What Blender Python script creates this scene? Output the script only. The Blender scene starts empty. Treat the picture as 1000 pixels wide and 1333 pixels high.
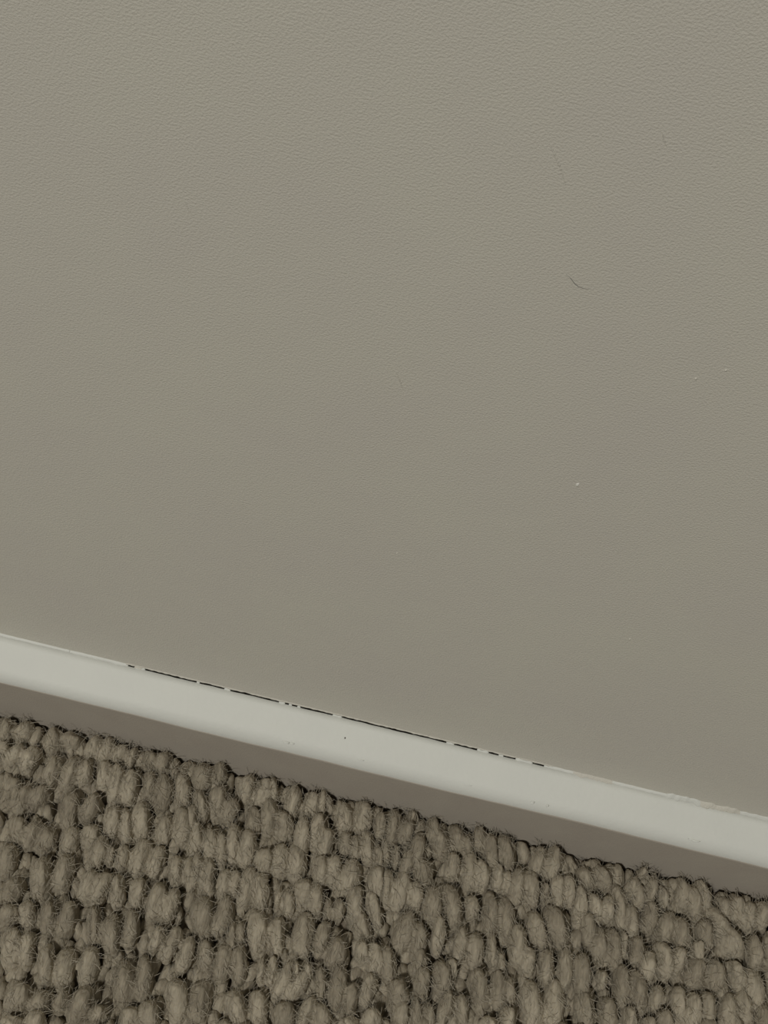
import bpy, bmesh, math, random
import numpy as np
from mathutils import Vector, Matrix, noise

random.seed(11)
rng = np.random.default_rng(11)
scene = bpy.context.scene
C = scene.collection

# ------------------------------------------------------------------ camera
H = 0.0370           # top of the skirting above the carpet backing
T = 0.0116           # thickness of the skirting
PILE = 0.0120        # height of the carpet loops
F = 2200.0           # focal length in pixels of the 1000 x 1333 frame
ROLL = math.radians(13.55)
A = math.radians(64.0)              # steepness of the look down at the skirting
D = 0.515                           # camera to skirting
OFF = math.atan((945 - 666.5) * math.cos(ROLL) / F)
PITCH = A - OFF
cam_pos = Vector((0.0, -D * math.cos(A), H + D * math.sin(A)))
fwd = Vector((0, math.cos(PITCH), -math.sin(PITCH)))
up0 = Vector((0, math.sin(PITCH), math.cos(PITCH)))
right0 = Vector((1, 0, 0))
# the phone is held tilted: the skirting runs down to the right
right = right0 * math.cos(ROLL) + up0 * math.sin(ROLL)
up = -right0 * math.sin(ROLL) + up0 * math.cos(ROLL)
cam_data = bpy.data.cameras.new('camera')
cam = bpy.data.objects.new('camera', cam_data)
C.objects.link(cam)
M3 = Matrix((right, up, -fwd)).transposed()
cam.matrix_world = Matrix.Translation(cam_pos) @ M3.to_4x4()
cam_data.sensor_fit = 'VERTICAL'
cam_data.sensor_height = 24.0
cam_data.lens = 24.0 * F / 1333.0
cam_data.clip_start = 0.01
cam_data.clip_end = 50
scene.camera = cam


def ray(px, py):
    d = fwd + right * ((px - 500) / F) - up * ((py - 666.5) / F)
    return d.normalized()


def on_floor(px, py, z):
    d = ray(px, py)
    t = (z - cam_pos.z) / d.z
    return cam_pos + d * t


def on_wall(px, py, y=0.0):
    d = ray(px, py)
    t = (y - cam_pos.y) / d.y
    return cam_pos + d * t


# shift the camera sideways so the middle of the picture falls near x = 0
_mid = on_wall(500, 945)
cam_pos.x -= _mid.x
cam.matrix_world = Matrix.Translation(cam_pos) @ M3.to_4x4()

# ------------------------------------------------------------------ light
world = bpy.data.worlds.new('world')
scene.world = world
world.use_nodes = True
bg = world.node_tree.nodes['Background']
bg.inputs[0].default_value = (1.0, 0.96, 0.86, 1)
bg.inputs[1].default_value = 0.055

# the room's ceiling lamp, out in the room behind and to the left of the camera
lp = bpy.data.lights.new('ceiling_lamp_offscreen', 'POINT')
lp.energy = 215.0
lp.color = (1.0, 0.978, 0.91)
lp.shadow_soft_size = 0.12
lamp = bpy.data.objects.new('ceiling_lamp_offscreen', lp)
C.objects.link(lamp)
EL = math.radians(51)
AZ = math.radians(-20)
ldir = Vector((math.sin(AZ) * math.cos(EL), -math.cos(AZ) * math.cos(EL), math.sin(EL)))
lamp.location = Vector((0, 0, 0.08)) + ldir * ((2.35 - 0.08) / math.sin(EL))

vs = scene.view_settings
vs.view_transform = 'Standard'
vs.look = 'None'
vs.gamma = 1.0
vs.use_curve_mapping = False
vs.exposure = -0.18


# ------------------------------------------------------------------ materials
def new_mat(name):
    m = bpy.data.materials.new(name)
    m.use_nodes = True
    nt = m.node_tree
    return m, nt, nt.nodes['Principled BSDF']


def node(nt, kind, **kw):
    n = nt.nodes.new(kind)
    for k, v in kw.items():
        setattr(n, k, v)
    return n


def paint(name, c1, c2, rough, patch, grain, grain_str, roller=None, roller_str=0.0, spec=0.3):
    m, nt, b = new_mat(name)
    tc = node(nt, 'ShaderNodeTexCoord')
    n1 = node(nt, 'ShaderNodeTexNoise')
    n1.inputs['Scale'].default_value = patch
    n1.inputs['Detail'].default_value = 3
    nt.links.new(tc.outputs['Object'], n1.inputs['Vector'])
    r = node(nt, 'ShaderNodeValToRGB')
    r.color_ramp.elements[0].position = 0.35
    r.color_ramp.elements[1].position = 0.65
    r.color_ramp.elements[0].color = (*c1, 1)
    r.color_ramp.elements[1].color = (*c2, 1)
    nt.links.new(n1.outputs['Fac'], r.inputs['Fac'])
    nt.links.new(r.outputs['Color'], b.inputs['Base Color'])
    b.inputs['Roughness'].default_value = rough
    b.inputs['Specular IOR Level'].default_value = spec
    n2 = node(nt, 'ShaderNodeTexNoise')
    n2.inputs['Scale'].default_value = grain
    n2.inputs['Detail'].default_value = 3
    nt.links.new(tc.outputs['Object'], n2.inputs['Vector'])
    bp = node(nt, 'ShaderNodeBump')
    bp.inputs['Strength'].default_value = grain_str
    bp.inputs['Distance'].default_value = 0.0006
    nt.links.new(n2.outputs['Fac'], bp.inputs['Height'])
    last = bp
    if roller:
        n3 = node(nt, 'ShaderNodeTexNoise')
        n3.inputs['Scale'].default_value = roller
        n3.inputs['Detail'].default_value = 2
        nt.links.new(tc.outputs['Object'], n3.inputs['Vector'])
        b2 = node(nt, 'ShaderNodeBump')
        b2.inputs['Strength'].default_value = roller_str
        b2.inputs['Distance'].default_value = 0.002
        nt.links.new(n3.outputs['Fac'], b2.inputs['Height'])
        nt.links.new(bp.outputs['Normal'], b2.inputs['Normal'])
        last = b2
    nt.links.new(last.outputs['Normal'], b.inputs['Normal'])
    return m


M_WALL = paint('wall_paint', (0.600, 0.575, 0.515), (0.612, 0.592, 0.520), 0.8, 22, 1900, 0.38, 90, 0.03)
M_WHITE = paint('white_gloss_paint', (0.655, 0.662, 0.622), (0.668, 0.675, 0.632), 0.55, 60, 700, 0.12, 120, 0.06)
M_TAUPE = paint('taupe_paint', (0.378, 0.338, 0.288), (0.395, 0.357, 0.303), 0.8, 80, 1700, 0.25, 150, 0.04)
M_CRUMB = paint('chipped_paint', (0.72, 0.71, 0.66), (0.80, 0.79, 0.74), 0.7, 300, 2000, 0.2)
M_DARK = paint('dark_dirt', (0.09, 0.08, 0.068), (0.15, 0.135, 0.115), 0.9, 400, 2000, 0.2)
M_SCR = paint('scuffed_paint', (0.20, 0.19, 0.175), (0.25, 0.24, 0.22), 0.8, 300, 2000, 0.2)
M_BACK = paint('carpet_backing', (0.20, 0.17, 0.13), (0.26, 0.22, 0.17), 0.95, 200, 1500, 0.5)
M_SUB = paint('subfloor_board', (0.30, 0.24, 0.17), (0.36, 0.29, 0.21), 0.9, 10, 300, 0.3)


def wool(name, lo, hi):
    m, nt, b = new_mat(name)
    tc = node(nt, 'ShaderNodeTexCoord')
    geo = node(nt, 'ShaderNodeNewGeometry')
    info = node(nt, 'ShaderNodeObjectInfo')
    n1 = node(nt, 'ShaderNodeTexNoise')
    n1.inputs['Scale'].default_value = 190
    n1.inputs['Detail'].default_value = 4
    nt.links.new(geo.outputs['Position'], n1.inputs['Vector'])
    mp = node(nt, 'ShaderNodeMapping')
    mp.inputs['Scale'].default_value = (1500, 260, 900)
    nt.links.new(tc.outputs['Object'], mp.inputs['Vector'])
    n2 = node(nt, 'ShaderNodeTexNoise')
    n2.inputs['Scale'].default_value = 1.0
    n2.inputs['Detail'].default_value = 3
    n2.inputs['Distortion'].default_value = 0.6
    nt.links.new(mp.outputs['Vector'], n2.inputs['Vector'])
    mix = node(nt, 'ShaderNodeMath', operation='MULTIPLY_ADD')
    nt.links.new(n2.outputs['Fac'], mix.inputs[0])
    mix.inputs[1].default_value = 0.55
    m3 = node(nt, 'ShaderNodeMath', operation='MULTIPLY_ADD')
    nt.links.new(n1.outputs['Fac'], m3.inputs[0])
    m3.inputs[1].default_value = 0.45
    m4 = node(nt, 'ShaderNodeMath', operation='MULTIPLY_ADD')
    nt.links.new(info.outputs['Random'], m4.inputs[0])
    m4.inputs[1].default_value = 0.24
    m4.inputs[2].default_value = -0.12
    nt.links.new(m4.outputs[0], m3.inputs[2])
    nt.links.new(m3.outputs[0], mix.inputs[2])
    r = node(nt, 'ShaderNodeValToRGB')
    r.color_ramp.elements[0].position = 0.25
    r.color_ramp.elements[1].position = 0.75
    r.color_ramp.elements[0].color = (*lo, 1)
    r.color_ramp.elements[1].color = (*hi, 1)
    nt.links.new(mix.outputs[0], r.inputs['Fac'])
    nt.links.new(r.outputs['Color'], b.inputs['Base Color'])
    b.inputs['Roughness'].default_value = 0.9
    b.inputs['Specular IOR Level'].default_value = 0.15
    b.inputs['Sheen Weight'].default_value = 0.15
    b.inputs['Subsurface Weight'].default_value = 0.3
    b.inputs['Subsurface Radius'].default_value = (1.0, 0.85, 0.65)
    b.inputs['Subsurface Scale'].default_value = 0.0016
    b.inputs['Sheen Roughness'].default_value = 0.5
    b.inputs['Sheen Tint'].default_value = (*hi, 1)
    bp = node(nt, 'ShaderNodeBump')
    bp.inputs['Strength'].default_value = 0.55
    bp.inputs['Distance'].default_value = 0.0006
    nt.links.new(n2.outputs['Fac'], bp.inputs['Height'])
    nt.links.new(bp.outputs['Normal'], b.inputs['Normal'])
    return m


M_WOOL = wool('taupe_wool', (0.205, 0.177, 0.133), (0.450, 0.400, 0.312))


# ------------------------------------------------------------------ helpers
def mesh_obj(name, verts, faces, mat, parent=None, smooth=False, loc=None):
    me = bpy.data.meshes.new(name)
    me.from_pydata([tuple(v) for v in verts], [], faces)
    me.update()
    bm = bmesh.new()
    bm.from_mesh(me)
    bmesh.ops.recalc_face_normals(bm, faces=bm.faces)
    bm.to_mesh(me)
    bm.free()
    if smooth:
        me.polygons.foreach_set('use_smooth', [True] * len(me.polygons))
    me.materials.append(mat)
    o = bpy.data.objects.new(name, me)
    C.objects.link(o)
    if loc is not None:
        o.location = loc
    if parent is not None:
        o.parent = parent
    return o


def tag(o, label=None, cat=None, group=None, kind=None):
    if label:
        o['label'] = label
    if cat:
        o['category'] = cat
    if group:
        o['group'] = group
    if kind:
        o['kind'] = kind
    return o


def box(x0, x1, y0, y1, z0, z1):
    v = [(x, y, z) for x in (x0, x1) for y in (y0, y1) for z in (z0, z1)]
    f = [(0, 1, 3, 2), (4, 6, 7, 5), (0, 4, 5, 1), (2, 3, 7, 6), (0, 2, 6, 4), (1, 5, 7, 3)]
    return v, f


def sweep(xs, profile_at, closed=True):
    """loft of a profile (list of (y, z)) along x"""
    verts, faces = [], []
    n = None
    for x in xs:
        p = profile_at(x)
        n = len(p)
        verts += [(x, y, z) for y, z in p]
    for i in range(len(xs) - 1):
        for j in range(n if closed else n - 1):
            k = (j + 1) % n
            faces.append((i * n + j, i * n + k, (i + 1) * n + k, (i + 1) * n + j))
    if closed:
        faces.append(tuple(range(n)))
        faces.append(tuple((len(xs) - 1) * n + j for j in reversed(range(n))))
    return verts, faces


def nz(x, s, seed=0.0):
    return noise.noise(Vector((x * s, seed * 7.31, seed * 3.17)))


XW = 0.75     # half length of what is built of the wall
# ------------------------------------------------------------------ the setting
# the plaster stops just behind the top of the skirting and leaves a cavity below
v, f = sweep([-XW, XW], lambda x: [(0.0, H - 0.0001), (0.0, 1.2), (0.10, 1.2), (0.10, -0.02), (0.014, -0.02), (0.014, H - 0.0001)])
wall = tag(mesh_obj('wall_back', v, f, M_WALL), 'plain warm grey painted plaster wall above the white skirting', 'wall', kind='structure')
v, f = box(-XW, XW, -0.80, 0.0, -0.02, -0.002)
floor = tag(mesh_obj('floor', v, f, M_SUB), 'bare floor under the loop pile carpet', 'floor', kind='structure')

# skirting board: flat top, rounded front edge, real open joint against the wall
GAP = 0.00034
RND = 0.0042


SLOPE = math.radians(29)
TS = math.tan(SLOPE)
YE = T - 0.0030                    # where the flat slope starts to round over
ZE = H - YE * TS


def slope_z(y):
    return H + y * TS


def ledge(x):
    w = 0.00010 * nz(x, 60, 1) + 0.00018 * nz(x, 14, 2)
    e = 0.00010 * nz(x, 400, 3) + 0.00008 * nz(x, 150, 4)
    ye = YE + 0.0005 * nz(x, 22, 5)
    p = [(-GAP + e, -0.001), (-GAP + e, H - 0.0006), (-GAP - 0.00015 + e, slope_z(-GAP - 0.00015))]
    for k in range(1, 6):
        y = -GAP - 0.0003 - (ye - GAP - 0.0003) * k / 5
        p.append((y, slope_z(y)))
    # round over from the slope to the vertical front: arc tangent to both
    r = (T - ye) / (1 - math.sin(SLOPE))
    z0 = slope_z(-ye)
    for k in range(1, 9):
        a = SLOPE + (math.pi / 2 - SLOPE) * k / 8
        p.append((-ye - r * (math.sin(a) - math.sin(SLOPE)) + w * k / 8, z0 - r * (math.cos(SLOPE) - math.cos(a))))
    p.append((-T + w, ZE - 0.008))
    p.append((-T + w, -0.001))
    return p


ZF = ZE - (T - YE) / (1 - math.sin(SLOPE)) * math.cos(SLOPE)   # where the front turns vertical
xs = list(np.linspace(-0.16, 0.16, 640))
xs = list(np.linspace(-XW, -0.162, 120)) + xs + list(np.linspace(0.162, XW, 120))
v, f = sweep(xs, ledge)
base = mesh_obj('baseboard_back', v, f, M_WHITE, smooth=True)
tag(base, 'low white painted skirting board with rounded edge between the wall and carpet', 'skirting board', kind='structure')


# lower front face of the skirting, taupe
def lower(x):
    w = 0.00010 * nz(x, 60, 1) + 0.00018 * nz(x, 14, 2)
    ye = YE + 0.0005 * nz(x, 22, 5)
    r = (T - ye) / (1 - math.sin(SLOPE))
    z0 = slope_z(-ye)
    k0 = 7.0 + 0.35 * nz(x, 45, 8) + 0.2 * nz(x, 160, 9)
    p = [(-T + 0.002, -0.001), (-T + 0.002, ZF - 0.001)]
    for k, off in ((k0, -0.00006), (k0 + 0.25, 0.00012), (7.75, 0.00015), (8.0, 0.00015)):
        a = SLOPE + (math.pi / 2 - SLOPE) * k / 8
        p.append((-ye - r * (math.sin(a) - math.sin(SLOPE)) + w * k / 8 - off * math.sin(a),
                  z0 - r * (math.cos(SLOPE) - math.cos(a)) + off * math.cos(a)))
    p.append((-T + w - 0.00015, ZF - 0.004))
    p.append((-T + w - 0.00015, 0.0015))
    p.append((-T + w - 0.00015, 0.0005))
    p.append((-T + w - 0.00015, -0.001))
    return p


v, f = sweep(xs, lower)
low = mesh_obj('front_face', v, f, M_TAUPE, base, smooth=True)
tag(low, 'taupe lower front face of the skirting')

# ------------------------------------------------------------------ joint between wall and skirting
# where the photograph shows it closed with paint, thin ragged fillets bridge the open joint
def wx(px, py=None):
    py = 822 + 0.243 * px if py is None else py
    return on_floor(px, py, H).x


def bead(name, x0, x1, mat, parent, width, height, seed, lift=0.0):
    n = max(8, int((x1 - x0) / 0.0004))

    def prof(x):
        u = (x - x0) / (x1 - x0)
        env = min(1.0, 6 * u, 6 * (1 - u)) ** 0.5 if 0 < u < 1 else 0.0
        wv = width(u) if callable(width) else width
        wv = max(0.00065, wv * (1 + 0.5 * nz(x, 900, seed) + 0.35 * nz(x, 300, seed + 1)))
        wv = 0.00062 + (wv - 0.00062) * env
        hh = height * (1 + 0.6 * nz(x, 700, seed + 2)) * max(0.25, env)
        return [(0.0004, H - 0.0012), (0.0004, H + hh), (-0.0001, H + hh * 0.95), (-wv * 0.45, slope_z(-wv * 0.45) + hh * 0.45),
                (-wv * 0.85, slope_z(-wv * 0.85) + hh * 0.18 + 0.00008), (-wv, slope_z(-wv) - 0.00008), (-wv * 0.6, H - 0.0015)]
    vv, ff = sweep(list(np.linspace(x0, x1, n)), prof)
    return mesh_obj(name, vv, ff, mat, parent, smooth=True)


# closed joint beyond the crack, white paint carried onto the wall
closed_white = [(-900, 92), (92, 168), (176, 190), (257, 261), (293, 301), (364, 372), (377, 381),
                (388, 392), (434, 446), (582, 592), (622, 637), (650, 656), (672, 694), (709, 756), (784, 884)]
for i, (a, b_) in enumerate(closed_white):
    bead('paint_bead', wx(a), wx(b_), M_WHITE, base, 0.00068, 0.00022, 20 + i)
bead('paint_bead', wx(868), wx(916), M_WHITE, base, 0.0010, 0.0013, 61)
# wall paint run down over the back of the ledge
bead('wall_paint_fillet', wx(906), wx(966), M_WALL, wall, lambda u: 0.0006 + 0.0006 * math.sin(math.pi * min(1.0, 0.35 + u * 0.65)), 0.0012, 71)
bead('paint_bead', wx(946), wx(1900), M_WHITE, base, 0.0008, 0.0016, 72)
bead('wall_paint_fillet', wx(745), wx(800), M_WALL, wall, 0.0009, 0.0004, 74)
bead('wall_paint_fillet', wx(176), wx(186), M_WALL, wall, 0.0007, 0.0004, 75)


# ragged paint lip along the crack, on the wall side
def lip(x):
    q = 0.00022 + 0.00020 * nz(x, 800, 41) + 0.00012 * nz(x, 250, 42)
    q = max(0.00003, q)
    return [(0.0003, H + 0.0000), (0.0003, H + 0.0007), (-0.00003, H + 0.0006), (-q, H + 0.0003), (-q * 0.9, H + 0.0000)]


v, f = sweep(list(np.linspace(wx(165), wx(720), 700)), lip)
mesh_obj('paint_lip', v, f, M_WALL, wall, smooth=True)


# ------------------------------------------------------------------ small marks
def blob(name, pos, size, mat, parent, seed, nrm):
    bm = bmesh.new()
    bmesh.ops.create_icosphere(bm, subdivisions=2, radius=1.0)
    for q in bm.verts:
        k = 1 + 0.35 * noise.noise(q.co * 1.7 + Vector((seed, 0, 0)))
        q.co = Vector((q.co.x * size[0], q.co.y * size[1], q.co.z * size[2])) * k
    me = bpy.data.meshes.new(name)
    bm.to_mesh(me)
    bm.free()
    me.polygons.foreach_set('use_smooth', [True] * len(me.polygons))
    me.materials.append(mat)
    o = bpy.data.objects.new(name, me)
    C.objects.link(o)
    o.location = pos
    o.parent = parent
    return o


for i, (px, py, sx, sz) in enumerate([(752, 631, 0.00040, 0.00075), (820, 832, 0.00035, 0.0005), (945, 482, 0.00030, 0.0004),
                                      (906, 493, 0.0003, 0.00045), (660, 683, 0.0002, 0.0003), (517, 720, 0.00025, 0.0003)]):
    p = on_wall(px, py)
    blob('paint_speck', p, (sx, 0.0002, sz), M_CRUMB if i == 0 else M_WALL, wall, i * 3.1, None)


def ridge(name, pts, rad, mat, parent, y=0.0, lift=0.0):
    """thin irregular line of cracked paint lying on the wall"""
    vv, ff = [], []
    P = [on_wall(a, b_, y) for a, b_ in pts]
    n = 6
    for i, p in enumerate(P):
        t = (P[min(i + 1, len(P) - 1)] - P[max(i - 1, 0)]).normalized()
        s = t.cross(Vector((0, 1, 0))).normalized()
        u = i / (len(P) - 1)
        r = rad * max(0.15, math.sin(math.pi * min(1, 0.08 + u * 0.92)))
        for k in range(n):
            a = 2 * math.pi * k / n
            vv.append(p + s * r * math.cos(a) + Vector((0, -1, 0)) * (r * 0.7 * math.sin(a) + lift))
    for i in range(len(P) - 1):
        for k in range(n):
            ff.append((i * n + k, i * n + (k + 1) % n, (i + 1) * n + (k + 1) % n, (i + 1) * n + k))
    return mesh_obj(name, vv, ff, mat, parent, smooth=True)


ridge('hairline_crack', [(737, 357), (742, 361), (745, 365), (749, 370), (753, 373), (758, 375), (763, 376.5), (767, 376), (769, 375.5)],
      0.00010, M_SCR, wall)
for pts in ([(516, 485), (519, 492), (522, 500), (525, 508)], [(712, 182), (722, 200), (731, 222), (737, 242)],
            [(862, 172), (865, 184), (869, 192)], [(240, 262), (246, 274), (252, 280)], [(876, 735), (868, 741), (862, 748)]):
    ridge('paint_ridge', pts, 0.00018, M_WALL, wall)

p = on_floor(449.5, 960, H - 0.0028)
p.z = slope_z(p.y)
blob('dirt_speck', p, (0.00022, 0.00045, 0.00010), M_DARK, base, 4.0, None)
# little chips and drips on the rounded edge of the skirting
for i, (px, py, sx, sy) in enumerate([(371, 972, 0.0012, 0.0008), (378, 976, 0.0008, 0.0007), (694, 1044, 0.0006, 0.0013), (713, 1048, 0.0005, 0.0011),
                                      (905, 1094, 0.0018, 0.0007), (610, 1020, 0.0013, 0.0006), (470, 988, 0.0010, 0.0005)]):
    p = on_floor(px, py, ZE - 0.0004)
    p.y = max(p.y, -YE - 0.0012)
    p.z = slope_z(p.y) - (0.0003 if p.y < -YE else 0)
    blob('paint_drip', p, (sx, sy, 0.00013), M_WHITE, base, i * 2.7, None)

# ------------------------------------------------------------------ carpet
carpet = bpy.data.objects.new('carpet', None)
C.objects.link(carpet)
tag(carpet, 'taupe chunky wool loop pile carpet running up to the skirting', 'carpet')
v, f = box(-XW, XW, -0.80, -T - 0.0004, -0.002, 0.0012)
mesh_obj('backing', v, f, M_BACK, carpet)

NU, NV = 20, 12


def lobe(cx, cy, w, l, h, ang, lean, z0, nu=NU, nv=NV, seed=0.0, detail=True):
    """one plump strand of a loop: an arched, faintly plied and twisted bulge (numpy verts, quads)"""
    th = np.linspace(0, 2 * math.pi, nu, endpoint=False)
    ph = np.linspace(0, math.pi, nv + 1)[1:-1]
    TH, PH = np.meshgrid(th, ph)
    s = np.sin(PH) ** 0.85
    yy = -np.cos(PH)
    yy = np.sign(yy) * np.abs(yy) ** 0.9
    X = s * np.cos(TH)
    Z = s * np.sin(TH)
    if detail:
        g = 1 + 0.045 * np.sin(3 * TH + 2.6 * yy + seed) + 0.03 * np.sin(5 * TH - 1.7 * yy + 2 * seed)
        g = g + 0.05 * np.sin(2.3 * yy + seed * 1.7) * np.cos(TH + seed)
        X = X * g
        Z = Z * g
    X = X * w / 2
    Y = yy * l / 2
    Z = Z * h
    Z = Z - 0.22 * h * yy ** 2                # arch: both ends dive into the pile
    X = X + 0.06 * w * np.sin(2.2 * yy + seed)
    P = np.stack([X, Y, Z], -1).reshape(-1, 3)
    poles = np.array([[0.06 * w * math.sin(-2.2 + seed), -l / 2, -0.22 * h], [0.06 * w * math.sin(2.2 + seed), l / 2, -0.22 * h]])
    P = np.vstack([P, poles])
    ca, sa = math.cos(ang), math.sin(ang)
    R = np.array([[ca, -sa, 0], [sa, ca, 0], [0, 0, 1]])
    P = P @ R.T
    P[:, 2] += lean * P[:, 1]
    P += np.array([cx, cy, z0])
    m = nv - 1
    faces = []
    for i in range(m - 1):
        for j in range(nu):
            k = (j + 1) % nu
            faces.append((i * nu + j, i * nu + k, (i + 1) * nu + k, (i + 1) * nu + j))
    a, b_ = m * nu, m * nu + 1
    for j in range(nu):
        k = (j + 1) % nu
        faces.append((a, k, j))
        faces.append((b_, (m - 1) * nu + j, (m - 1) * nu + k))
    return P, faces


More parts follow.
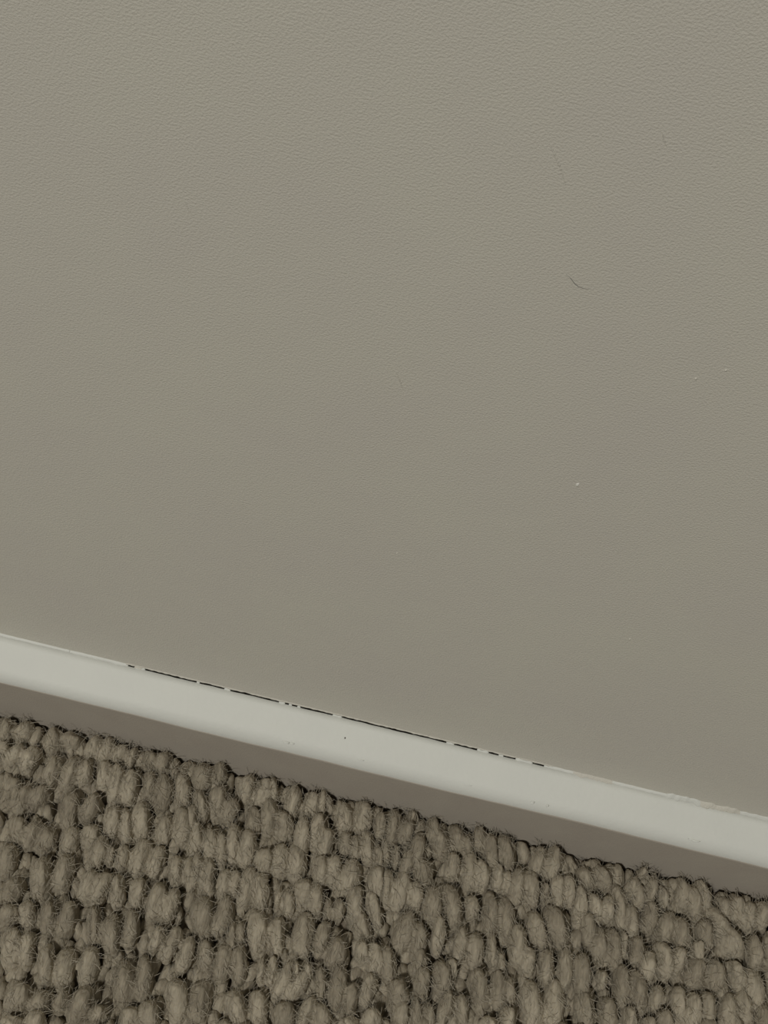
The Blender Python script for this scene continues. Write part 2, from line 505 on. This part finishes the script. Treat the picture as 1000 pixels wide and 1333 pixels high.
# every loop that the photograph shows: its strands as (x, y, width, length, tilt) in picture pixels
LOOPS = [
    [(6, 948, 18, 32, 25), (30, 947, 24, 34, 40)], [(68, 960, 22, 32, 10), (95, 957, 26, 26, 40)],
    [(123, 968, 18, 30, 20), (139, 972, 20, 34, 20), (155, 977, 18, 26, 30), (172, 983, 13, 26, 20)],
    [(198, 988, 20, 28, -20), (213, 990, 20, 30, 30), (228, 1003, 12, 12, 40)],
    [(2, 978, 16, 28, 20), (19, 981, 18, 34, 25), (39, 986, 22, 38, 30)], [(68, 1002, 22, 44, 10)],
    [(92, 1001, 25, 48, 20), (112, 1000, 18, 36, 15)], [(135, 1005, 18, 36, 10), (150, 1015, 20, 46, 5), (168, 1020, 24, 46, 5)],
    [(195, 1018, 16, 34, 5), (212, 1025, 25, 46, 0)], [(237, 1025, 22, 50, 0)],
    [(13, 1026, 24, 40, 25), (30, 1035, 18, 38, 35), (50, 1033, 20, 36, 40)], [(92, 1050, 24, 48, 10), (118, 1047, 20, 38, 20)],
    [(24, 1075, 26, 36, 10), (42, 1080, 20, 38, 20), (60, 1087, 24, 34, 30)], [(92, 1090, 22, 42, 15), (119, 1084, 24, 36, 10)],
    [(129, 1106, 20, 42, 15), (144, 1110, 9, 22, 0)], [(147, 1065, 21, 42, 10), (164, 1070, 18, 46, 5), (185, 1062, 23, 54, 0)],
    [(160, 1112, 17, 32, 5), (184, 1110, 24, 48, 15), (203, 1118, 18, 46, 20)], [(8, 1115, 25, 46, 15)], [(15, 1157, 27, 46, 25)],
    [(53, 1140, 27, 58, 10), (83, 1130, 24, 46, 5)], [(115, 1150, 22, 42, 10), (132, 1153, 20, 42, 30)], [(153, 1155, 20, 40, 10)],
    [(180, 1160, 20, 38, 15), (203, 1170, 22, 48, 20), (222, 1177, 20, 46, 15)], [(230, 1130, 18, 38, 10), (246, 1130, 14, 32, 10)],
    [(215, 1076, 20, 34, 5), (237, 1070, 22, 46, 5)], [(10, 1188, 24, 34, 50)], [(36, 1185, 22, 36, 10)],
    [(62, 1190, 20, 42, 10), (86, 1193, 23, 50, 20)],
    [(14, 1227, 28, 52, 5), (35, 1231, 20, 46, 10)], [(60, 1250, 20, 46, 10), (85, 1255, 26, 54, 10), (115, 1252, 24, 50, 15)],
    [(122, 1200, 17, 46, 5), (145, 1213, 26, 52, 5), (170, 1205, 19, 48, 5)], [(161, 1275, 29, 64, 5), (187, 1270, 20, 58, 5)],
    [(204, 1222, 16, 34, 15), (224, 1226, 17, 46, 20), (242, 1240, 18, 46, 20)], [(231, 1296, 31, 54, 0)],
    [(22, 1293, 32, 42, 20), (50, 1300, 26, 36, 50)], [(80, 1302, 16, 30, 20), (105, 1303, 26, 52, 35), (128, 1318, 20, 28, 30)],
    [(168, 1322, 28, 34, 10), (195, 1318, 26, 38, 5)], [(14, 1332, 30, 28, 10), (47, 1328, 26, 34, 0), (130, 1345, 30, 30, 0)],
    [(265, 1008, 28, 38, 5), (288, 1000, 15, 26, 10)], [(322, 1022, 21, 36, 15), (344, 1028, 22, 38, 20), (357, 1026, 10, 32, 0)],
    [(383, 1040, 20, 42, 5), (407, 1045, 21, 34, 10), (422, 1037, 9, 36, 5)], [(450, 1062, 26, 46, -10), (474, 1060, 22, 42, 5)],
    [(262, 1045, 18, 38, -5), (285, 1040, 20, 42, 5), (300, 1053, 18, 30, 20)], [(330, 1065, 21, 40, 5)],
    [(351, 1060, 20, 48, 5), (369, 1070, 24, 38, -10)], [(395, 1085, 19, 48, 0)], [(412, 1078, 18, 44, 10), (424, 1095, 22, 38, 25)],
    [(450, 1095, 16, 28, 10), (464, 1099, 12, 30, 5), (479, 1098, 18, 44, 0)], [(495, 1073, 14, 34, 0)],
    [(304, 1092, 18, 50, 5), (322, 1100, 22, 48, 10)], [(254, 1088, 20, 50, 0), (273, 1096, 18, 42, 0), (288, 1102, 16, 46, 0)],
    [(345, 1117, 24, 36, 0), (366, 1114, 22, 42, 0), (387, 1115, 26, 44, 5)], [(254, 1130, 16, 50, 10), (271, 1136, 24, 56, 5)],
    [(292, 1148, 15, 36, 10), (306, 1148, 15, 36, 10)], [(323, 1150, 25, 54, 12), (341, 1157, 20, 46, 0)],
    [(363, 1165, 9, 30, 10), (376, 1172, 15, 38, 5)], [(397, 1160, 26, 42, 10), (412, 1168, 20, 42, 0)],
    [(418, 1130, 22, 38, 10), (435, 1129, 20, 36, 5), (455, 1138, 28, 52, 15)], [(494, 1117, 15, 40, 5)],
    [(429, 1180, 10, 30, 0), (442, 1182, 13, 28, 0)], [(464, 1170, 22, 46, 0), (472, 1200, 23, 46, -5)], [(488, 1180, 15, 48, -15)],
    [(265, 1190, 29, 58, 0), (291, 1188, 22, 52, 15)], [(337, 1208, 27, 62, 0), (362, 1215, 20, 48, 5)], [(397, 1212, 27, 60, 5)],
    [(420, 1220, 17, 46, 15), (438, 1237, 23, 40, 20)], [(492, 1145, 18, 40, 0)], [(302, 1218, 12, 40, 5), (313, 1212, 10, 30, 0)],
    [(267, 1240, 20, 38, 0), (290, 1250, 22, 52, 15), (312, 1252, 19, 50, 5)],
    [(341, 1260, 10, 34, 5), (355, 1260, 11, 36, 5), (370, 1272, 17, 48, 25), (388, 1280, 19, 50, 35)],
    [(419, 1275, 13, 44, 0), (441, 1283, 20, 62, 5), (458, 1300, 21, 48, 15)], [(472, 1236, 15, 30, 0), (489, 1247, 25, 48, -10)],
    [(261, 1300, 31, 62, 20)], [(308, 1310, 27, 54, 0), (336, 1310, 24, 52, 0)], [(372, 1320, 28, 42, 5)],
    [(400, 1312, 18, 44, 20), (420, 1322, 24, 40, 0)], [(485, 1325, 24, 30, -20), (455, 1335, 24, 30, 0)], [(290, 1338, 28, 30, 40)],
    [(512, 1075, 17, 48, 10), (531, 1080, 18, 30, 30), (538, 1061, 13, 20, 10)],
    [(566, 1073, 18, 34, 0), (575, 1093, 22, 38, -5), (596, 1089, 22, 42, -10), (610, 1100, 14, 28, 0)],
    [(624, 1090, 14, 30, 0), (640, 1106, 18, 42, 0), (659, 1106, 20, 46, -10)], [(545, 1106, 21, 52, 10), (553, 1136, 23, 44, 5)],
    [(531, 1121, 15, 32, 10)], [(502, 1107, 12, 38, 0), (517, 1112, 9, 34, 0)], [(590, 1125, 17, 34, 10), (612, 1128, 21, 50, 0), (628, 1137, 19, 42, -5)],
    [(649, 1138, 15, 36, 0), (663, 1146, 14, 32, 0)], [(675, 1152, 22, 52, 5), (693, 1152, 21, 48, -10)], [(702, 1118, 19, 38, 10), (721, 1120, 21, 42, 5)],
    [(711, 1157, 11, 20, 0)], [(728, 1156, 17, 44, 0), (743, 1156, 17, 40, 0)], [(504, 1152, 20, 48, 5), (523, 1155, 23, 52, 10), (543, 1164, 17, 38, 0)],
    [(565, 1175, 23, 52, 0), (588, 1175, 25, 58, -10)], [(615, 1180, 15, 28, 0)], [(640, 1185, 20, 58, 0), (661, 1190, 25, 60, -5)],
    [(528, 1208, 28, 54, 15), (546, 1222, 20, 48, 5)], [(505, 1250, 25, 50, 0)], [(571, 1215, 15, 52, 0), (600, 1228, 17, 44, 5), (620, 1233, 23, 46, 0)],
    [(643, 1230, 11, 46, 0), (653, 1252, 12, 26, 0)], [(675, 1225, 22, 52, 0), (689, 1249, 22, 36, 10)], [(702, 1208, 22, 54, -15)],
    [(727, 1202, 25, 58, -15)], [(551, 1276, 18, 44, 0), (577, 1270, 25, 44, 5)], [(519, 1290, 27, 38, 10)], [(547, 1248, 17, 40, 0)],
    [(626, 1285, 23, 62, -5), (650, 1285, 17, 48, 0), (665, 1287, 15, 38, -10)], [(603, 1312, 18, 44, 0), (580, 1310, 18, 52, 10)],
    [(524, 1317, 20, 46, 0), (543, 1317, 13, 46, 0), (560, 1322, 15, 40, 0)], [(695, 1302, 25, 62, -5), (726, 1302, 25, 66, 0)],
    [(713, 1255, 18, 44, 10), (739, 1258, 18, 56, 0)], [(640, 1335, 24, 30, 0), (664, 1325, 18, 34, 0)],
    [(764, 1141, 22, 38, -20), (786, 1139, 24, 38, -25)], [(757, 1173, 18, 52, 0)],
    [(824, 1153, 15, 28, 20), (832, 1164, 17, 34, -10), (850, 1155, 13, 36, 5), (838, 1135, 11, 15, 0)],
    [(808, 1176, 19, 60, -5), (825, 1196, 20, 46, 0)], [(777, 1180, 16, 36, -10), (793, 1181, 14, 32, 0)], [(848, 1190, 22, 44, 5)],
    [(890, 1160, 18, 38, -10), (905, 1172, 22, 48, -10), (918, 1154, 13, 42, -20)], [(870, 1206, 22, 46, 10), (889, 1212, 25, 46, -5)],
    [(935, 1197, 26, 52, -35), (955, 1224, 26, 52, -35)], [(945, 1180, 20, 32, -10), (962, 1178, 19, 38, -15), (978, 1188, 17, 34, 0)],
    [(866, 1163, 11, 28, -10)], [(995, 1188, 18, 34, 0)], [(783, 1225, 26, 52, 0), (801, 1230, 20, 52, -5)],
    [(830, 1234, 17, 34, 0)], [(814, 1226, 12, 38, 0)], [(846, 1257, 21, 42, 10), (866, 1247, 20, 48, -10)], [(786, 1271, 11, 24, 5)],
    [(760, 1268, 23, 58, 0)], [(812, 1278, 20, 56, 0), (832, 1288, 22, 58, -5)], [(886, 1247, 20, 34, 20)],
    [(909, 1262, 28, 44, 20), (935, 1265, 26, 44, -10)], [(920, 1214, 17, 40, -10)], [(886, 1305, 19, 44, 0), (905, 1312, 20, 44, 0)],
    [(856, 1297, 15, 34, 10)], [(953, 1315, 22, 54, 0), (973, 1310, 22, 52, 0)], [(985, 1283, 24, 58, -15)], [(984, 1238, 18, 44, -10)],
    [(962, 1268, 18, 40, -20)], [(764, 1312, 22, 52, 0), (794, 1318, 24, 50, 0)], [(820, 1327, 16, 34, 0)], [(868, 1327, 18, 30, 0), (846, 1335, 18, 26, 0)],
    [(997, 1325, 18, 44, 0)], [(925, 1310, 18, 44, 0)], [(912, 1235, 14, 30, 0)], [(768, 1205, 16, 40, 0)], [(1003, 1235, 16, 44, 0)],
    [(250, 1062, 14, 34, 0)], [(386, 1262, 10, 26, 0), (401, 1262, 9, 22, 0)], [(480, 1285, 18, 44, 10)], [(590, 1258, 12, 24, 0)],
]
ZP = 0.0098
occupied = []
loops = []
for ti, strands in enumerate(LOOPS):
    cpx = sum(s[0] for s in strands) / len(strands)
    cpy = sum(s[1] for s in strands) / len(strands)
    org = on_floor(cpx, cpy, ZP)
    org.z = 0.001
    V, Fc, nvt = [], [], 0
    tz = random.uniform(-0.0009, 0.0009)
    for (px, py, w, l, tilt) in strands:
        c = on_floor(px, py, ZP)
        a = math.radians(tilt)
        d = Vector((math.sin(a), -math.cos(a)))       # towards the top of the picture
        p1 = on_floor(px + d.x * l / 2, py + d.y * l / 2, ZP)
        p0 = on_floor(px - d.x * l / 2, py - d.y * l / 2, ZP)
        q1 = on_floor(px + math.cos(a) * w / 2, py + math.sin(a) * w / 2, ZP)
        q0 = on_floor(px - math.cos(a) * w / 2, py - math.sin(a) * w / 2, ZP)
        L = (p1 - p0).length * 1.12
        ax = (p1 - p0).normalized()
        W = abs((q1 - q0).dot(Vector((ax.y, -ax.x, 0)))) * 1.14
        ang = math.atan2(ax.y, ax.x) - math.pi / 2
        cx, cy = c.x, c.y
        # stay clear of the skirting
        reach = abs(math.cos(ang)) * L / 2 + abs(math.sin(ang)) * W / 2
        cy = min(cy, -T - 0.0002 - reach * 0.88)
        hh = min(0.0080, max(0.0045, W * 1.15))
        ztop = PILE + tz + random.uniform(-0.0006, 0.0006) - max(0, 0.0042 - W) * 0.8
        P, fc = lobe(cx - org.x, cy - org.y, W, L, hh, ang, random.uniform(-0.06, 0.06), ztop - hh - org.z, seed=random.uniform(0, 6.28))
        V.append(P)
        Fc += [tuple(i + nvt for i in q) for q in fc]
        nvt += len(P)
        occupied.append((cx, cy, max(W, 0.003) / 2, L / 2, ang, ztop, hh))
    V = np.vstack(V)
    for i in range(len(V)):
        q = Vector(V[i]) + Vector((org.x, org.y, 0))
        V[i] += np.array(noise.noise_vector(q * 330)) * 0.0006
    me = bpy.data.meshes.new('yarn_loop')
    me.from_pydata(V.tolist(), [], Fc)
    me.materials.append(M_WOOL)
    o = bpy.data.objects.new('yarn_loop', me)
    C.objects.link(o)
    o.location = org
    o.parent = carpet
    md = o.modifiers.new('r', 'REMESH')
    md.mode = 'VOXEL'
    md.voxel_size = 0.00046
    sm = o.modifiers.new('s', 'SMOOTH')
    sm.iterations = 2
    loops.append(o)

# strands of one loop are fused into one soft body, then roughened
dg = bpy.context.evaluated_depsgraph_get()
dg.update()
fused = [bpy.data.meshes.new_from_object(o.evaluated_get(dg)) for o in loops]
for o, me in zip(loops, fused):
    o.modifiers.clear()
    o.data = me
    me.name = 'yarn_loop'
    n = len(me.vertices)
    co = np.empty(n * 3)
    me.vertices.foreach_get('co', co)
    co = co.reshape(-1, 3)
    nr = np.empty(n * 3)
    me.vertices.foreach_get('normal', nr)
    nr = nr.reshape(-1, 3)
    ox, oy = o.location.x, o.location.y
    for i in range(n):
        q = Vector((co[i, 0] + ox, co[i, 1] + oy, co[i, 2]))
        k = 0.00022 * noise.noise(Vector((q.x * 1300, q.y * 420, q.z * 900))) + 0.00016 * noise.noise(q * 700)
        co[i] += nr[i] * k
    me.vertices.foreach_set('co', co.ravel())
    me.polygons.foreach_set('use_smooth', [True] * len(me.polygons))
    me.update()

occ = np.array(occupied)
vis_poly = [on_floor(x, y, ZP) for x, y in ((-14, 880), (1014, 1130), (1014, 1345), (-14, 1345))]


def in_view(x, y):
    s = 0
    n = len(vis_poly)
    for i in range(n):
        a, b_ = vis_poly[i], vis_poly[(i + 1) % n]
        if (b_.x - a.x) * (y - a.y) - (b_.y - a.y) * (x - a.x) > 0:
            s += 1
    return s in (0, n)


# the rest of the pile: loops beyond the picture and the low strands between the loops
V, Fc, nvt = [], [], 0


def add(P, fc):
    global nvt
    V.append(P)
    Fc.extend([tuple(i + nvt for i in q) for q in fc])
    nvt += len(P)


outer = []
row, y = 0, -T - 0.0062
while y > -0.38:
    x = -0.44 + (row % 2) * 0.005
    while x < 0.44:
        if not in_view(x, y):
            k = random.choice((1, 2, 2, 3))
            wt = random.uniform(0.0095, 0.0115)
            for j in range(k):
                w = wt / k * 1.28 if k > 1 else 0.0086
                lx = x + (j - (k - 1) / 2) * wt / k + random.uniform(-0.0006, 0.0006)
                ll = random.uniform(0.0115, 0.0155)
                ly = min(y + random.uniform(-0.0016, 0.0016), -T - 0.0006 - ll * 0.49)
                hh = min(0.0078, max(0.0045, w * 1.1))
                P, fc = lobe(lx, ly, w, ll, hh, random.uniform(-0.35, 0.35), random.uniform(-0.06, 0.06),
                             PILE - hh + random.uniform(-0.0014, 0.0010), 10, 7, random.uniform(0, 6.28), True)
                add(P, fc)
                if abs(lx) < 0.26 and ly > -0.20:
                    outer.append((lx, ly, w / 2, ll / 2, 0.0, PILE - 0.0002, hh))
        x += 0.0104 + random.uniform(-0.0009, 0.0009)
    y -= 0.0106
    row += 1
# low strands in view
xa = min(p.x for p in vis_poly) - 0.005
xb = max(p.x for p in vis_poly) + 0.005
ya = min(p.y for p in vis_poly) - 0.005
yy = -T - 0.0045
while yy > ya:
    x = xa
    while x < xb:
        jx, jy = x + random.uniform(-0.0012, 0.0012), yy + random.uniform(-0.0012, 0.0012)
        w, ll = random.uniform(0.0034, 0.0050), random.uniform(0.006, 0.010)
        jy = min(jy, -T - 0.0006 - ll * 0.5)
        P, fc = lobe(jx, jy, w, ll, 0.0035, random.uniform(-0.5, 0.5), 0, PILE - (0.0075 if yy > -T - 0.009 else 0.0098) + random.uniform(-0.0010, 0.0012), 10, 7,
                     random.uniform(0, 6.28), True)
        add(P, fc)
        x += 0.0036
    yy -= 0.0056
V = np.vstack(V)
for k in range(14):                         # woolly unevenness
    kv = rng.normal(size=3)
    kv *= rng.uniform(900, 3200) / np.linalg.norm(kv)
    V += np.outer(np.sin(V @ kv + rng.uniform(0, 6.28)), rng.normal(size=3)) * 0.00010
me = bpy.data.meshes.new('loop_pile')
me.from_pydata(V.tolist(), [], Fc)
me.polygons.foreach_set('use_smooth', [True] * len(me.polygons))
me.materials.append(M_WOOL)
pile = bpy.data.objects.new('loop_pile', me)
C.objects.link(pile)
pile.parent = carpet
tag(pile, 'low and outlying wool loops of the pile', kind='stuff')

# loose wool fibres standing off the loops
V, Fc = [], []
for li, (cx, cy, rw, rl, ang, ztop, hh) in enumerate(occupied + outer):
    for _ in range(int(30 + 2.6e6 * rw * rl) if li < len(occupied) else 12):
        a = random.uniform(0, 6.28)
        rr = random.uniform(0.0, 1.0) ** 0.4 * 1.04
        ux, uy = math.cos(a) * rr, math.sin(a) * rr
        dx, dy = ux * rw * 0.95, uy * rl * 0.95
        ca, sa = math.cos(ang), math.sin(ang)
        x, y = cx + dx * ca - dy * sa, cy + dx * sa + dy * ca
        z = ztop - hh + hh * (math.sqrt(max(0, 1 - rr * rr * 0.9)) - 0.2 * uy * uy) - 0.0001
        hd = ang + math.pi / 2 + random.gauss(0, 0.7) + (math.pi if random.random() < 0.5 else 0)
        cu = random.uniform(-260, 260)
        el = random.uniform(-0.1, 0.5) + (0.7 * random.random() if rr > 0.8 else 0)
        st = random.uniform(0.0004, 0.0008)
        wd = random.uniform(0.00004, 0.00008)
        p = Vector((x, y, z))
        b0 = len(V)
        n = 5
        st *= 1.2
        for i in range(n):
            t = Vector((math.cos(hd) * math.cos(el), math.sin(hd) * math.cos(el), math.sin(el)))
            s = t.cross(Vector((0, 0, 1))).normalized() * wd
            q = s.cross(t).normalized() * wd
            p.y = min(p.y, -T - 0.0004)
            V += [tuple(p + s), tuple(p - s * 0.5 + q), tuple(p - s * 0.5 - q)]
            p = p + t * st
            hd += cu * st
            el -= random.uniform(0.05, 0.25)
        for i in range(n - 1):
            for k in range(3):
                c0, c1 = b0 + i * 3 + k, b0 + i * 3 + (k + 1) % 3
                Fc.append((c0, c1, c1 + 3, c0 + 3))
me = bpy.data.meshes.new('loose_fibres')
me.from_pydata(V, [], Fc)
me.materials.append(M_WOOL)
fz = bpy.data.objects.new('loose_fibres', me)
C.objects.link(fz)
fz.parent = carpet
tag(fz, 'fine loose wool fibres', kind='stuff')
